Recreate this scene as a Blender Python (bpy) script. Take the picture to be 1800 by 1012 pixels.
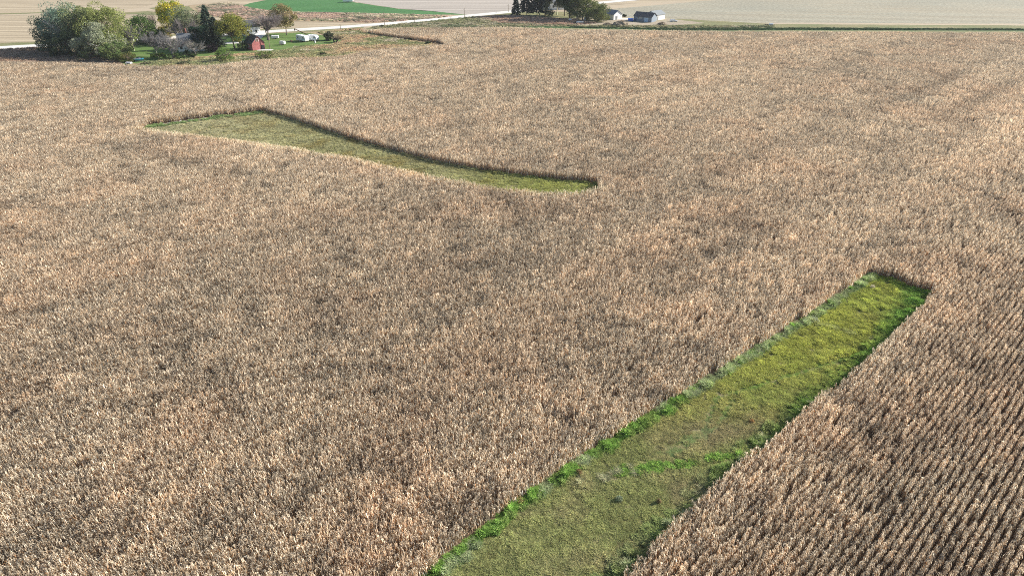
import bpy, bmesh, math, random
import numpy as np
from mathutils import Vector, Matrix
R = math.radians
SC = bpy.context.scene
for o in list(bpy.data.objects): bpy.data.objects.remove(o)
rng = np.random.default_rng(7); rnd = random.Random(5)

# ---------------------------------------------------------------- camera, sky, sun, exposure
CAMH, PITCH, F = 60.0, R(29.0), 1216.0
cd = bpy.data.cameras.new('camera'); cam = bpy.data.objects.new('camera', cd); SC.collection.objects.link(cam)
cam.location = (0, 0, CAMH); cam.rotation_euler = (math.pi / 2 - PITCH, 0, 0)
cd.sensor_width = 36.0; cd.lens = 36.0 * F / 1800.0; cd.clip_start = 0.5; cd.clip_end = 20000
SC.camera = cam
SUN_AZ, SUN_EL = R(18), R(27)          # azimuth measured from +X towards +Y
wd = bpy.data.worlds.new('World'); SC.world = wd; wd.use_nodes = True
nt = wd.node_tree; bg = nt.nodes['Background']
sky = nt.nodes.new('ShaderNodeTexSky'); sky.sky_type = 'NISHITA'; sky.sun_disc = False
sky.sun_elevation = SUN_EL; sky.sun_rotation = math.pi / 2 - SUN_AZ
nt.links.new(sky.outputs[0], bg.inputs[0]); bg.inputs[1].default_value = 0.085
sd = bpy.data.lights.new('sun', 'SUN'); sd.energy = 4.9; sd.angle = R(0.5); sd.color = (1.0, 0.95, 0.87)
so = bpy.data.objects.new('sun', sd); SC.collection.objects.link(so)
S = Vector((math.cos(SUN_AZ) * math.cos(SUN_EL), math.sin(SUN_AZ) * math.cos(SUN_EL), math.sin(SUN_EL)))
so.rotation_euler = S.to_track_quat('Z', 'Y').to_euler(); so.location = (0, 0, 120)
SC.view_settings.view_transform = 'Standard'; SC.view_settings.look = 'None'
SC.view_settings.gamma = 1; SC.view_settings.exposure = 0.97
cy = SC.cycles
cy.max_bounces = 5; cy.diffuse_bounces = 3; cy.glossy_bounces = 1; cy.transmission_bounces = 3; cy.transparent_max_bounces = 4
cy.caustics_reflective = False; cy.caustics_refractive = False
cy.use_adaptive_sampling = False; cy.use_denoising = False
SC.render.film_transparent = False; cy.pixel_filter_type = 'BLACKMAN_HARRIS'; cy.filter_width = 0.95

# ---------------------------------------------------------------- picking places in the valley
cP, sP = math.cos(PITCH), math.sin(PITCH)
def ray(px, py):
    u, v = (px - 900) / F, (506 - py) / F
    return Vector((u, cP + v * sP, -sP + v * cP))
def at(px, py, z=0.0):
    d = ray(px, py); t = (z - CAMH) / d.z
    return Vector((d.x * t, d.y * t, z))
def height(py_top, Y):                   # how high something standing Y metres away reaches
    d = ray(900, py_top); return CAMH + d.z * Y / d.y
def mpp(p):                              # metres per photo pixel at a place
    return (p.y * cP + (CAMH - p.z) * sP) / F
def project(P):
    x, y, z = P[:, 0], P[:, 1], P[:, 2] - CAMH
    d = y * cP - z * sP; v = y * sP + z * cP
    return 900 + F * x / d, 506 - F * v / d, d

# ---------------------------------------------------------------- materials
def mat(name):
    m = bpy.data.materials.new(name); m.use_nodes = True
    return m, m.node_tree.nodes, m.node_tree.links, m.node_tree.nodes['Principled BSDF']
def plain(name, c, rough=0.6, metal=0.0, vary=0.18, scale=3.0):
    m, N, L, B = mat(name)
    tc = N.new('ShaderNodeTexCoord'); nz = N.new('ShaderNodeTexNoise'); nz.inputs['Scale'].default_value = scale
    nz.inputs['Detail'].default_value = 4
    mx = N.new('ShaderNodeMix'); mx.data_type = 'RGBA'
    mx.inputs[6].default_value = (*[v * (1 - vary) for v in c], 1); mx.inputs[7].default_value = (*[min(1, v * (1 + vary)) for v in c], 1)
    L.new(tc.outputs['Object'], nz.inputs[0]); L.new(nz.outputs[0], mx.inputs[0]); L.new(mx.outputs[2], B.inputs['Base Color'])
    B.inputs['Roughness'].default_value = rough; B.inputs['Metallic'].default_value = metal
    return m
def leafy(name, trans=0.35, inst=False, vary=0.0):
    """matt leaf: the colour of each leaf is stored on the mesh; light comes through it"""
    m = bpy.data.materials.new(name); m.use_nodes = True; N, L = m.node_tree.nodes, m.node_tree.links; N.clear()
    a = N.new('ShaderNodeAttribute'); a.attribute_name = 'col'; c = a.outputs['Color']
    if inst:
        b = N.new('ShaderNodeAttribute'); b.attribute_type = 'INSTANCER'; b.attribute_name = 'tint'
        mx = N.new('ShaderNodeMix'); mx.data_type = 'RGBA'; mx.blend_type = 'MULTIPLY'; mx.inputs[0].default_value = 1
        L.new(c, mx.inputs[6]); L.new(b.outputs['Color'], mx.inputs[7]); c = mx.outputs[2]
    d = N.new('ShaderNodeBsdfDiffuse'); t = N.new('ShaderNodeBsdfTranslucent'); s = N.new('ShaderNodeMixShader'); s.inputs[0].default_value = trans
    o = N.new('ShaderNodeOutputMaterial')
    L.new(c, d.inputs[0]); L.new(c, t.inputs[0]); L.new(d.outputs[0], s.inputs[1]); L.new(t.outputs[0], s.inputs[2]); L.new(s.outputs[0], o.inputs[0])
    return m
def land(name, c0, c1, c2=None, streak_dir=0.0, streak=(0.02, 0.5), fine=1.2, fine_amt=0.35, big=0.012, lines=None, bump=0.0):
    """ground cover: broad patches, streaks along the rows, fine mottling"""
    m, N, L, B = mat(name); B.inputs['Roughness'].default_value = 0.95; B.inputs['Specular IOR Level'].default_value = 0.1
    tc = N.new('ShaderNodeTexCoord')
    def noise(scale, vec=None, det=5, rough=0.6):
        n = N.new('ShaderNodeTexNoise'); n.inputs['Scale'].default_value = scale; n.inputs['Detail'].default_value = det; n.inputs['Roughness'].default_value = rough
        L.new(vec or tc.outputs['Object'], n.inputs[0]); return n.outputs[0]
    def ramp(v, a, b):
        r = N.new('ShaderNodeMapRange'); r.inputs[1].default_value = a; r.inputs[2].default_value = b; L.new(v, r.inputs[0]); return r.outputs[0]
    def mixc(f, x, y, blend='MIX'):
        k = N.new('ShaderNodeMix'); k.data_type = 'RGBA'; k.blend_type = blend
        if isinstance(f, float): k.inputs[0].default_value = f
        else: L.new(f, k.inputs[0])
        for i, q in ((6, x), (7, y)):
            if isinstance(q, tuple): k.inputs[i].default_value = (*q, 1)
            else: L.new(q, k.inputs[i])
        return k.outputs[2]
    mp = N.new('ShaderNodeMapping'); mp.inputs['Rotation'].default_value = (0, 0, streak_dir); mp.inputs['Scale'].default_value = (streak[0], streak[1], 1)
    mp.vector_type = 'TEXTURE' if False else 'POINT'
    L.new(tc.outputs['Object'], mp.inputs[0])
    col = mixc(ramp(noise(big), 0.38, 0.62), c0, c1)
    if c2: col = mixc(ramp(noise(1.0, mp.outputs[0]), 0.48, 0.66), col, c2)
    f = ramp(noise(fine, det=3, rough=0.8), 0.3, 0.7)
    g = mixc(f, (1 - fine_amt,) * 3, (1 + fine_amt,) * 3); g.node.clamp_result = False
    col = mixc(1.0, col, g, 'MULTIPLY')
    s = mixc(ramp(noise(1.0, mp.outputs[0], 6, 0.75), 0.35, 0.65), (0.86,) * 3, (1.12,) * 3)
    col = mixc(1.0, col, s, 'MULTIPLY')
    if lines:                             # combine passes / drill rows
        w = N.new('ShaderNodeTexWave'); w.wave_type = 'BANDS'; w.bands_direction = 'Y'; w.inputs['Scale'].default_value = lines[0]; w.inputs['Distortion'].default_value = 1.0; w.inputs['Detail'].default_value = 2
        w.inputs['Detail Scale'].default_value = 0.4
        m2 = N.new('ShaderNodeMapping'); m2.inputs['Rotation'].default_value = (0, 0, streak_dir); L.new(tc.outputs['Object'], m2.inputs[0]); L.new(m2.outputs[0], w.inputs[0])
        col = mixc(1.0, col, mixc(ramp(w.outputs['Fac'], 0.1, 0.9), (1 - lines[1],) * 3, (1 + lines[1],) * 3), 'MULTIPLY')
    L.new(col, B.inputs['Base Color'])
    if bump:
        bp = N.new('ShaderNodeBump'); bp.inputs['Strength'].default_value = bump; bp.inputs['Distance'].default_value = 0.3
        L.new(noise(fine * 1.5, det=4, rough=0.8), bp.inputs['Height']); L.new(bp.outputs[0], B.inputs['Normal'])
    return m

# ---------------------------------------------------------------- mesh helpers
def qmesh(name, V, Q, C=None, m=None, parent=None, link=True):
    V = np.asarray(V, np.float32); Q = np.asarray(Q, np.int32)
    me = bpy.data.meshes.new(name)
    me.vertices.add(len(V)); me.vertices.foreach_set('co', V.ravel())
    k = Q.shape[1]; me.loops.add(len(Q) * k); me.loops.foreach_set('vertex_index', Q.ravel())
    me.polygons.add(len(Q)); me.polygons.foreach_set('loop_start', np.arange(0, len(Q) * k, k, dtype=np.int32))
    me.update(calc_edges=True)
    if C is not None:
        a = me.attributes.new('col', 'FLOAT_COLOR', 'FACE'); C = np.asarray(C, np.float32)
        a.data.foreach_set('color', np.hstack([C, np.ones((len(C), 1), np.float32)]).ravel())
    o = bpy.data.objects.new(name, me)
    if m: me.materials.append(m)
    if link: SC.collection.objects.link(o)
    if parent: o.parent = parent
    return o
class MB:
    """collects shaped pieces of ONE part"""
    def __init__(s): s.bm = bmesh.new()
    def box(s, c, d, rz=0.0, bev=0.0, rot=None):
        r = bmesh.ops.create_cube(s.bm, size=1.0); vs = r['verts']
        M = Matrix.Translation(c) @ (rot or Matrix.Rotation(rz, 4, 'Z')) @ Matrix.Diagonal((*d, 1))
        bmesh.ops.transform(s.bm, matrix=M, verts=vs)
        if bev:
            es = list({e for v in vs for e in v.link_edges}); bmesh.ops.bevel(s.bm, geom=es, offset=bev, segments=2, affect='EDGES')
        return s
    def prism(s, prof, y0, y1, axis='Y'):      # profile in (x,z) swept along Y, or (y,z) swept along X
        n = len(prof); f = (lambda a, b, t: (a, t, b)) if axis == 'Y' else (lambda a, b, t: (t, a, b))
        v0 = [s.bm.verts.new(f(a, b, y0)) for a, b in prof]; v1 = [s.bm.verts.new(f(a, b, y1)) for a, b in prof]
        s.bm.faces.new(v0); s.bm.faces.new(v1[::-1])
        for i in range(n): s.bm.faces.new((v0[i], v1[i], v1[(i + 1) % n], v0[(i + 1) % n]))
        return s
    def tube(s, a, b, r0, r1=None, n=8):
        a, b = Vector(a), Vector(b); r1 = r0 if r1 is None else r1
        q = (b - a).to_track_quat('Z', 'Y')
        v0 = [s.bm.verts.new(a + q @ Vector((math.cos(t) * r0, math.sin(t) * r0, 0))) for t in [i * 2 * math.pi / n for i in range(n)]]
        v1 = [s.bm.verts.new(b + q @ Vector((math.cos(t) * r1, math.sin(t) * r1, 0))) for t in [i * 2 * math.pi / n for i in range(n)]]
        for i in range(n): s.bm.faces.new((v0[i], v0[(i + 1) % n], v1[(i + 1) % n], v1[i]))
        s.bm.faces.new(v0[::-1]); s.bm.faces.new(v1); return s
    def build(s, name, m, parent=None, label=None):
        bmesh.ops.recalc_face_normals(s.bm, faces=s.bm.faces)
        me = bpy.data.meshes.new(name); s.bm.to_mesh(me); s.bm.free(); me.materials.append(m)
        o = bpy.data.objects.new(name, me); SC.collection.objects.link(o); o.parent = parent
        if label: o['label'] = label
        return o
def thing(name, label, cat, p, rz=0.0, group=None):
    o = bpy.data.objects.new(name, None); SC.collection.objects.link(o); o.empty_display_size = 0.5
    o.location = (p.x, p.y, p.z); o.rotation_euler = (0, 0, rz); o['label'] = label; o['category'] = cat
    if group: o['group'] = group
    return o
def copy_tree(o, parent=None):
    c = o.copy(); SC.collection.objects.link(c); c.parent = parent
    for ch in [x for x in bpy.data.objects if x.parent == o]: copy_tree(ch, c)
    return c
def rough(pts, step, amp, closed=True):
    out = []; n = len(pts)
    for i in range(n if closed else n - 1):
        a, b = pts[i], pts[(i + 1) % n]; L = (b - a).length; k = max(1, min(400, int(L / step)))
        for j in range(k):
            q = a.lerp(b, j / k)
            if j: q = q + Vector((rnd.uniform(-amp, amp), rnd.uniform(-amp, amp), 0))
            out.append(q)
    if not closed: out.append(pts[-1])
    return out
LEVEL = [0]
def sheet(name, pix, m, step=6.0, amp=0.5, z=None, world=None):
    LEVEL[0] += 1; zz = 0.004 * LEVEL[0] if z is None else z
    pts = rough(world or [at(*p) for p in pix], step, amp)
    bm = bmesh.new(); f = bm.faces.new([bm.verts.new((p.x, p.y, zz)) for p in pts])
    if f.calc_area() and f.normal.z < 0: f.normal_flip()
    bmesh.ops.triangulate(bm, faces=[f], ngon_method='EAR_CLIP')
    bmesh.ops.recalc_face_normals(bm, faces=bm.faces)
    me = bpy.data.meshes.new(name); bm.to_mesh(me); bm.free(); me.materials.append(m)
    o = bpy.data.objects.new(name, me); SC.collection.objects.link(o); o['kind'] = 'structure'; return o
def inside(poly, X, Y):
    r = np.zeros(len(X), bool); n = len(poly)
    for i in range(n):
        x1, y1 = poly[i][0], poly[i][1]; x2, y2 = poly[(i + 1) % n][0], poly[(i + 1) % n][1]
        c = ((y1 > Y) != (y2 > Y)); xs = (x2 - x1) * (Y - y1) / ((y2 - y1) if y2 != y1 else 1e-9) + x1
        r ^= c & (X < xs)
    return r
def edge_dist(line, X, Y):
    d = np.full(len(X), 1e9)
    for i in range(len(line) - 1):
        ax, ay = line[i][0], line[i][1]; bx, by = line[i + 1][0], line[i + 1][1]
        t = np.clip(((X - ax) * (bx - ax) + (Y - ay) * (by - ay)) / ((bx - ax) ** 2 + (by - ay) ** 2), 0, 1)
        d = np.minimum(d, np.hypot(X - ax - t * (bx - ax), Y - ay - t * (by - ay)))
    return d
_ng = {}
def vnoise(X, Y, cell, seed=0):                      # smooth value noise, 0..1
    if seed not in _ng: _ng[seed] = np.random.default_rng(100 + seed).random((256, 256))
    g = _ng[seed]; x, y = X / cell + 1000, Y / cell + 1000; i, j = np.floor(x).astype(int), np.floor(y).astype(int)
    fx, fy = x - i, y - j; fx = fx * fx * (3 - 2 * fx); fy = fy * fy * (3 - 2 * fy)
    q = lambda a, b: g[a % 256, b % 256]
    return (q(i, j) * (1 - fx) + q(i + 1, j) * fx) * (1 - fy) + (q(i, j + 1) * (1 - fx) + q(i + 1, j + 1) * fx) * fy
def fbm(X, Y, cell, seed=0, n=3):
    s = 0; w = 0
    for k in range(n): s = s + vnoise(X, Y, cell / 2 ** k, seed + k) / 2 ** k; w += 1 / 2 ** k
    return s / w
def cull(P, pad=190, top=3.0):
    px, py, d = project(P); return (d > 3) & (px > -pad) & (px < 1800 + pad) & (py > -60) & (py < 1012 + pad)

def scatter(name, P, rotz, tilt, scl, idx, tint, sources, label, cat):
    """one crop / sward: clumps standing on the given places"""
    me = bpy.data.meshes.new(name); n = len(P); me.vertices.add(n); me.vertices.foreach_set('co', P.astype(np.float32).ravel())
    def add(nm, ty, field, A): a = me.attributes.new(nm, ty, 'POINT'); a.data.foreach_set(field, np.ascontiguousarray(A).ravel())
    add('rot', 'FLOAT_VECTOR', 'vector', np.stack([tilt[:, 0], tilt[:, 1], rotz], 1).astype(np.float32))
    add('scl', 'FLOAT_VECTOR', 'vector', scl.astype(np.float32)); add('idx', 'INT', 'value', idx.astype(np.int32))
    add('tint', 'FLOAT_COLOR', 'color', np.hstack([tint, np.ones((n, 1))]).astype(np.float32))
    o = bpy.data.objects.new(name, me); SC.collection.objects.link(o); o['kind'] = 'stuff'; o['label'] = label; o['category'] = cat
    co = bpy.data.collections.new(name + '_clumps')
    for s_ in sources: co.objects.link(s_)
    g = bpy.data.node_groups.new(name, 'GeometryNodeTree'); N, L = g.nodes, g.links
    g.interface.new_socket('Geometry', in_out='INPUT', socket_type='NodeSocketGeometry'); g.interface.new_socket('Geometry', in_out='OUTPUT', socket_type='NodeSocketGeometry')
    gi, go = N.new('NodeGroupInput'), N.new('NodeGroupOutput')
    ci = N.new('GeometryNodeCollectionInfo'); ci.inputs['Collection'].default_value = co; ci.inputs['Separate Children'].default_value = True; ci.inputs['Reset Children'].default_value = True
    ip = N.new('GeometryNodeInstanceOnPoints'); ip.inputs['Pick Instance'].default_value = True
    def na(nm, ty):
        a = N.new('GeometryNodeInputNamedAttribute'); a.data_type = ty; a.inputs['Name'].default_value = nm
        return [q for q in a.outputs if q.enabled and q.name == 'Attribute'][0]
    L.new(gi.outputs[0], ip.inputs['Points']); L.new(ci.outputs[0], ip.inputs['Instance']); L.new(na('idx', 'INT'), ip.inputs['Instance Index'])
    L.new(na('rot', 'FLOAT_VECTOR'), ip.inputs['Rotation']); L.new(na('scl', 'FLOAT_VECTOR'), ip.inputs['Scale']); L.new(ip.outputs[0], go.inputs[0])
    md = o.modifiers.new('clumps', 'NODES'); md.node_group = g
    print(name, n, 'clumps'); return o

# ---------------------------------------------------------------- the land
ROW = R(46.5)                                     # rows run this far round from straight ahead
rdir = Vector((math.sin(ROW), math.cos(ROW), 0)); rnor = Vector((math.cos(ROW), -math.sin(ROW), 0))
TOPZ = 2.35
stubble = land('stubble', (0.385, 0.313, 0.213), (0.343, 0.278, 0.193), (0.435, 0.363, 0.254), R(-6), (0.006, 0.16), 0.9, 0.22, 0.006, (0.045, 0.11))
soil = land('crop_soil', (0.13, 0.09, 0.06), (0.17, 0.12, 0.08), None, -ROW, (0.1, 1.0), 3.0, 0.5, 0.05)
turf = land('waterway_turf', (0.15, 0.16, 0.05), (0.19, 0.18, 0.07), (0.23, 0.20, 0.11), R(40), (0.1, 0.8), 2.2, 0.4, 0.1, bump=0.8)
prairie = land('prairie_soil', (0.36, 0.25, 0.17), (0.38, 0.29, 0.18), (0.28, 0.26, 0.15), R(-4), (0.03, 0.35), 0.8, 0.4, 0.03, bump=0.8)
lawn_m = land('lawn_grass', (0.11, 0.185, 0.045), (0.106, 0.176, 0.048), (0.150, 0.185, 0.070), R(10), (0.06, 0.4), 1.0, 0.25, 0.05, bump=0.4)
alfalfa = land('alfalfa', (0.062, 0.165, 0.055), (0.080, 0.190, 0.066), (0.072, 0.150, 0.058), R(4), (0.008, 0.2), 0.5, 0.3, 0.015, (0.05, 0.08))
palefield = land('pale_stubble', (0.385, 0.338, 0.286), (0.351, 0.313, 0.270), (0.418, 0.372, 0.319), R(-5), (0.004, 0.22), 0.7, 0.15, 0.01, (0.07, 0.11))
greyfield = land('grey_stubble', (0.301, 0.283, 0.217), (0.343, 0.300, 0.217), (0.275, 0.271, 0.213), R(-3), (0.008, 0.3), 0.55, 0.35, 0.01, (0.06, 0.11))
beige = land('beige_stubble', (0.431, 0.352, 0.246), (0.396, 0.326, 0.238), None, R(0), (0.01, 0.4), 0.8, 0.15, 0.01)
verge_m = land('verge_grass', (0.16, 0.18, 0.08), (0.22, 0.20, 0.10), (0.28, 0.24, 0.14), R(0), (0.02, 0.6), 1.0, 0.4, 0.05)
ditch_m = land('ditch_grass', (0.05, 0.10, 0.035), (0.07, 0.12, 0.045), None, R(0), (0.03, 0.6), 1.0, 0.35, 0.05)
gravel = land('gravel', (0.66, 0.63, 0.58), (0.60, 0.57, 0.53), None, R(5), (0.02, 0.5), 1.0, 0.12, 0.05)
yard_m = land('yard_dirt', (0.34, 0.28, 0.21), (0.40, 0.33, 0.25), (0.27, 0.25, 0.15), R(0), (0.05, 0.4), 1.0, 0.3, 0.05)

g = sheet('ground', None, stubble, 800, 0, z=0.0, world=[Vector(p) for p in ((-6000, -1500, 0), (6000, -1500, 0), (6000, 9000, 0), (-6000, 9000, 0))])
sheet('pale_field', [(617, 3), (700, 15.5), (767, 20.7), (826, 27), (905, 19), (1000, 8), (1060, -6), (1040, -30), (560, -30), (590, -6)], palefield, 8, 0.4)
sheet('grey_field', [(1062, 19), (1100, 11), (1240, 2), (1400, -6), (2100, -8), (2100, 44), (1350, 42), (1180, 38), (1060, 32)], greyfield, 8, 0.6)
sheet('alfalfa_field', [(427, 10), (440, 6), (463, 1.5), (500, -5), (560, -8), (600, 0), (617, 3.5), (700, 16), (767, 21.2), (822, 26.5), (767, 26.3), (700, 24.3), (600, 22.3), (517, 21), (470, 18), (438, 14)], alfalfa, 6, 0.5)
sheet('beige_field', [(1062, 18), (1066, 12), (1110, 7), (1180, 3), (1215, 4), (1140, 11), (1090, 15)], beige, 6, 0.5)
sheet('beige_field', [(1300, 42), (1400, 40.5), (1700, 42), (2100, 43), (2100, 48), (1700, 48), (1400, 47), (1250, 46)], beige, 6, 0.7)
sheet('wedge_field', [(205, 21), (250, 13), (295, 3), (330, -5), (430, -6), (400, 2), (330, 10), (285, 17), (240, 22)], beige, 6, 0.5)
for pl in ([(-80, 26.5), (75, 22), (75, 23.6), (-80, 28.6)], [(205, 23), (260, 20), (305, 25), (355, 28), (355, 31), (290, 27.5), (215, 25)], [(262, 15), (290, 11), (345, 12), (345, 20), (300, 20), (268, 17)]):
    sheet('field_margin_path', pl, verge_m, 5, 0.7)
sheet('farm_track', [(-80, 28.8), (75, 24), (75, 26.3), (-80, 31)], beige, 6, 0.2)
# brown prairie grass bands between the alfalfa and the road
sheet('prairie_ground', [(330, 10), (400, 5), (425, 11), (438, 15), (470, 19.5), (517, 22.5), (600, 24), (700, 26), (770, 28), (822, 28.5), (833, 27.5), (767, 34), (700, 40), (650, 41), (560, 38.5), (470, 37), (400, 33), (350, 26)], prairie, 5, 0.6)
sheet('farm_verge', [(-80, 79), (0, 76), (75, 73), (240, 64), (400, 56), (455, 52), (540, 49.5), (640, 43), (640, 60), (500, 60), (400, 70), (240, 80), (75, 86), (-80, 92)], verge_m, 5, 0.5)
sheet('prairie_land', [(225, 124), (130, 122), (-160, 125), (-160, 92), (75, 84), (200, 86), (330, 60), (455, 59), (560, 56), (600, 53), (640, 50), (655, 57), (700, 72), (790, 79), (790, 96), (600, 108), (440, 118), (330, 123)], prairie, 5, 0.5)
sheet('roadside_verge', [(640, 52), (655, 46.5), (700, 42), (767, 35.5), (833, 29), (900, 22.5), (960, 22), (1075, 20), (1100, 33), (1200, 34), (1360, 43), (2100, 47), (2100, 68), (1200, 62), (900, 58), (700, 58)], verge_m, 5, 0.6)
sheet('prairie_land', [(838, 31), (890, 27), (1000, 33), (1060, 42), (1010, 44.5), (930, 43.5), (870, 41)], prairie, 4, 0.5)
sheet('farmyard_ground', [(1000, 33), (1070, 30), (1170, 33), (1240, 41), (1180, 46), (1060, 47), (1010, 44)], yard_m, 4, 0.5)
sheet('ditch_land', [(860, 46.0), (1000, 47.6), (1200, 50.5), (1400, 49.6), (1800, 51), (2100, 52), (2100, 56), (1800, 55), (1400, 54), (1200, 55), (1000, 50), (860, 49)], ditch_m, 4, 0.4)
sheet('farmhouse_lawn', [(188, 100), (225, 84), (255, 75), (330, 71), (380, 66), (455, 60), (530, 57.5), (570, 63), (604, 72), (588, 78.5), (525, 81.5), (500, 88), (455, 92), (430, 95), (380, 98), (340, 102), (300, 105), (262, 110), (225, 115)], lawn_m, 3, 0.5)
road_px = [(-200, 97), (0, 84.5), (75, 80.6), (240, 70), (455, 57), (507, 54), (600, 48.3), (683, 42), (767, 34), (833, 27.6), (900, 21), (985, 12), (1068, 4.2), (1120, -0.5), (1250, -14)]
def band(pix, w):
    c = [at(*p) for p in pix]; L_, R_ = [], []
    for i, p in enumerate(c):
        t = (c[min(i + 1, len(c) - 1)] - c[max(i - 1, 0)]).normalized(); n = Vector((-t.y, t.x, 0)) * w / 2
        L_.append(p + n); R_.append(p - n)
    return L_ + R_[::-1]
sheet('gravel_road', None, gravel, 8, 0.25, world=band(road_px, 9.0))
sheet('driveway', None, gravel, 4, 0.2, world=band([(345, 78.5), (385, 76.8), (418, 75.6), (440, 73), (452, 67), (462, 58)], 5.0))
sheet('farm_track', None, gravel, 4, 0.3, world=band([(1075, 33.8), (1098, 34.2), (1112, 33)], 4.5))

# ---------------------------------------------------------------- outlines of the corn
near_left = [at(x, y, 0) for x, y in ((560, 1180), (650, 1100), (750, 1012), (800, 966), (905, 885), (1000, 818), (1120, 742), (1260, 655), (1400, 568), (1470, 522), (1528, 484))]
near_end = [at(x, y, 0) for x, y in ((1528, 484), (1570, 490))] + [at(1610, 487, TOPZ), at(1649, 496, TOPZ)]
near_right = [at(x, y, TOPZ) for x, y in ((1642, 505), (1590, 560), (1500, 640), (1400, 728), (1290, 812), (1180, 915), (1080, 1014), (1000, 1100), (900, 1200))]
near_hole = near_left + near_end[1:] + near_right
far_top = [at(x, y, 0) for x, y in ((262, 221), (300, 216), (340, 210), (400, 203), (462, 196), (520, 213), (600, 240), (680, 263), (760, 284), (840, 299), (920, 310), (1000, 319), (1049, 322))]
far_bot = [at(x, y, TOPZ) for x, y in ((1054, 324), (1030, 330), (1000, 333), (950, 332), (880, 324), (800, 312), (720, 297), (620, 273), (520, 257), (430, 244), (330, 232), (262, 224), (240, 220))]
far_hole = far_top + far_bot
def T(x, y): return at(x, y, TOPZ)
corn_out = [at(-500, 1500), at(-500, 300), T(-400, 112), T(0, 106), T(100, 107), T(180, 109), T(240, 113), T(330, 114), T(380, 112), T(440, 104), T(560, 98), T(600, 96), T(640, 88), T(700, 82),
            T(785, 76.5), at(772, 76.6), at(715, 70), at(668, 64), at(633, 57), T(642, 52), T(668, 49), T(720, 47.2), T(900, 46.6), T(1000, 50), T(1100, 51.2), T(1200, 53), T(1400, 54), T(1800, 56), T(2300, 58), at(2300, 300), at(2300, 1500)]
sheet('corn_ground', None, soil, 50, 0, world=[p.copy() for p in corn_out])
sheet('waterway_ground', None, turf, 50, 0, world=[Vector((p.x, p.y, 0)) for p in near_hole])
sheet('waterway_ground', None, turf, 50, 0, world=[Vector((p.x, p.y, 0)) for p in far_hole])

# ---------------------------------------------------------------- ripe corn
corn_m = leafy('dry_corn', 0.42, inst=True)
def strip(V, Q, C, pts, wid, side, col):
    b = len(V)
    for p, w in zip(pts, wid): V += [p - side * w, p + side * w]
    for i in range(len(pts) - 1): Q.append((b + 2 * i, b + 2 * i + 1, b + 2 * i + 3, b + 2 * i + 2)); C.append(col)
def corn_plant(V, Q, C, x, y, r):
    H = r.uniform(1.75, 2.5); lean = Vector((r.gauss(0, .06), r.gauss(0, .05), 0)); base = Vector((x, y, 0))
    P = lambda t: base + lean * (t * t * H) + Vector((0, 0, H * t))
    tone = r.choice((.6, .82, .92, 1.0, 1.03, 1.08, 1.12)); warm = r.random()
    stalk = (0.56 * tone, (0.35 + .05 * warm) * tone, 0.19 * tone) if warm < .6 else (0.50 * tone, 0.37 * tone, 0.23 * tone)
    for a in (0, math.pi / 2):
        s = Vector((math.cos(a + x * 9), math.sin(a + x * 9), 0)); strip(V, Q, C, [P(0), P(.5), P(.86)], [.017, .015, .010], s, stalk)
    n = r.randint(9, 12); a0 = r.uniform(0, 6.28)
    for k in range(n):
        t = .22 + .68 * k / (n - 1); az = a0 + math.pi * (k % 2) + r.gauss(0, .5); L = r.uniform(.42, .75) * (1 - .35 * abs(t - .55))
        d = Vector((math.cos(az), math.sin(az), 0)); side = Vector((-d.y, d.x, 0)) * 1.0 + Vector((0, 0, r.gauss(0, .5))); side.normalize()
        p0 = P(t); up = r.uniform(.15, .55); w = r.uniform(.030, .052)
        p1 = p0 + d * L * .26 + Vector((0, 0, L * up)); p2 = p1 + d * L * .18 + Vector((0, 0, -L * r.uniform(.2, .5))); p3 = p2 + d * L * .03 + Vector((0, 0, -L * r.uniform(.35, .75)))
        q = r.random(); u = r.uniform(.75, 1.25)
        q -= .28 * (t - .5); u *= tone; c = (0.81 * u, 0.685 * u, 0.52 * u) if q < .56 else (0.57 * u, 0.42 * u, 0.275 * u) if q < .84 else (0.46 * u, 0.26 * u, 0.135 * u) if q < .93 else (0.86, 0.81, 0.71)
        side2 = (side + d * r.gauss(0, .35) + Vector((0, 0, r.gauss(0, .45)))).normalized()
        b = len(V)
        for p, ww, s_ in ((p0, w * .7, side), (p1, w, side), (p2, w * .9, side2), (p3, w * .25, side2)): V.extend([p - s_ * ww, p + s_ * ww])
        for i in range(3): Q.append((b + 2 * i, b + 2 * i + 1, b + 2 * i + 3, b + 2 * i + 2)); C.append(c)
    if r.random() < .85:                              # ear in its husk
        az = r.uniform(0, 6.28); d = Vector((math.cos(az), math.sin(az), 0)); p0 = P(.45); e = (0.66, 0.56, 0.40)
        for s_ in (Vector((-d.y, d.x, 0)), Vector((0, 0, 1)).cross(d).cross(d).normalized()): strip(V, Q, C, [p0, p0 + d * .08 - Vector((0, 0, .05)), p0 + d * .15 - Vector((0, 0, .22))], [.02, .035, .012], s_, e)
    for k in range(5):                                # tassel
        az = r.uniform(0, 6.28); d = Vector((math.cos(az), math.sin(az), 0)); p0 = P(.86); s_ = Vector((-d.y, d.x, 0)); o_ = r.uniform(.03, .15)
        strip(V, Q, C, [p0, p0 + d * o_ * .6 + Vector((0, 0, .16)), p0 + d * o_ * 1.5 + Vector((0, 0, r.uniform(.2, .34)))], [.009, .013, .007], s_, (0.70, 0.60, 0.45))
def corn_clump(i):
    r = random.Random(40 + i); V, Q, C = [], [], []
    for k in range(8):
        if r.random() < .04: continue
        corn_plant(V, Q, C, (k - 3.5) * .19 + r.gauss(0, .03), r.gauss(0, .04), r)
    return qmesh('corn_clump_%02d' % i, V, Q, C, corn_m, link=False)
clumps = [corn_clump(i) for i in range(16)]
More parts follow.
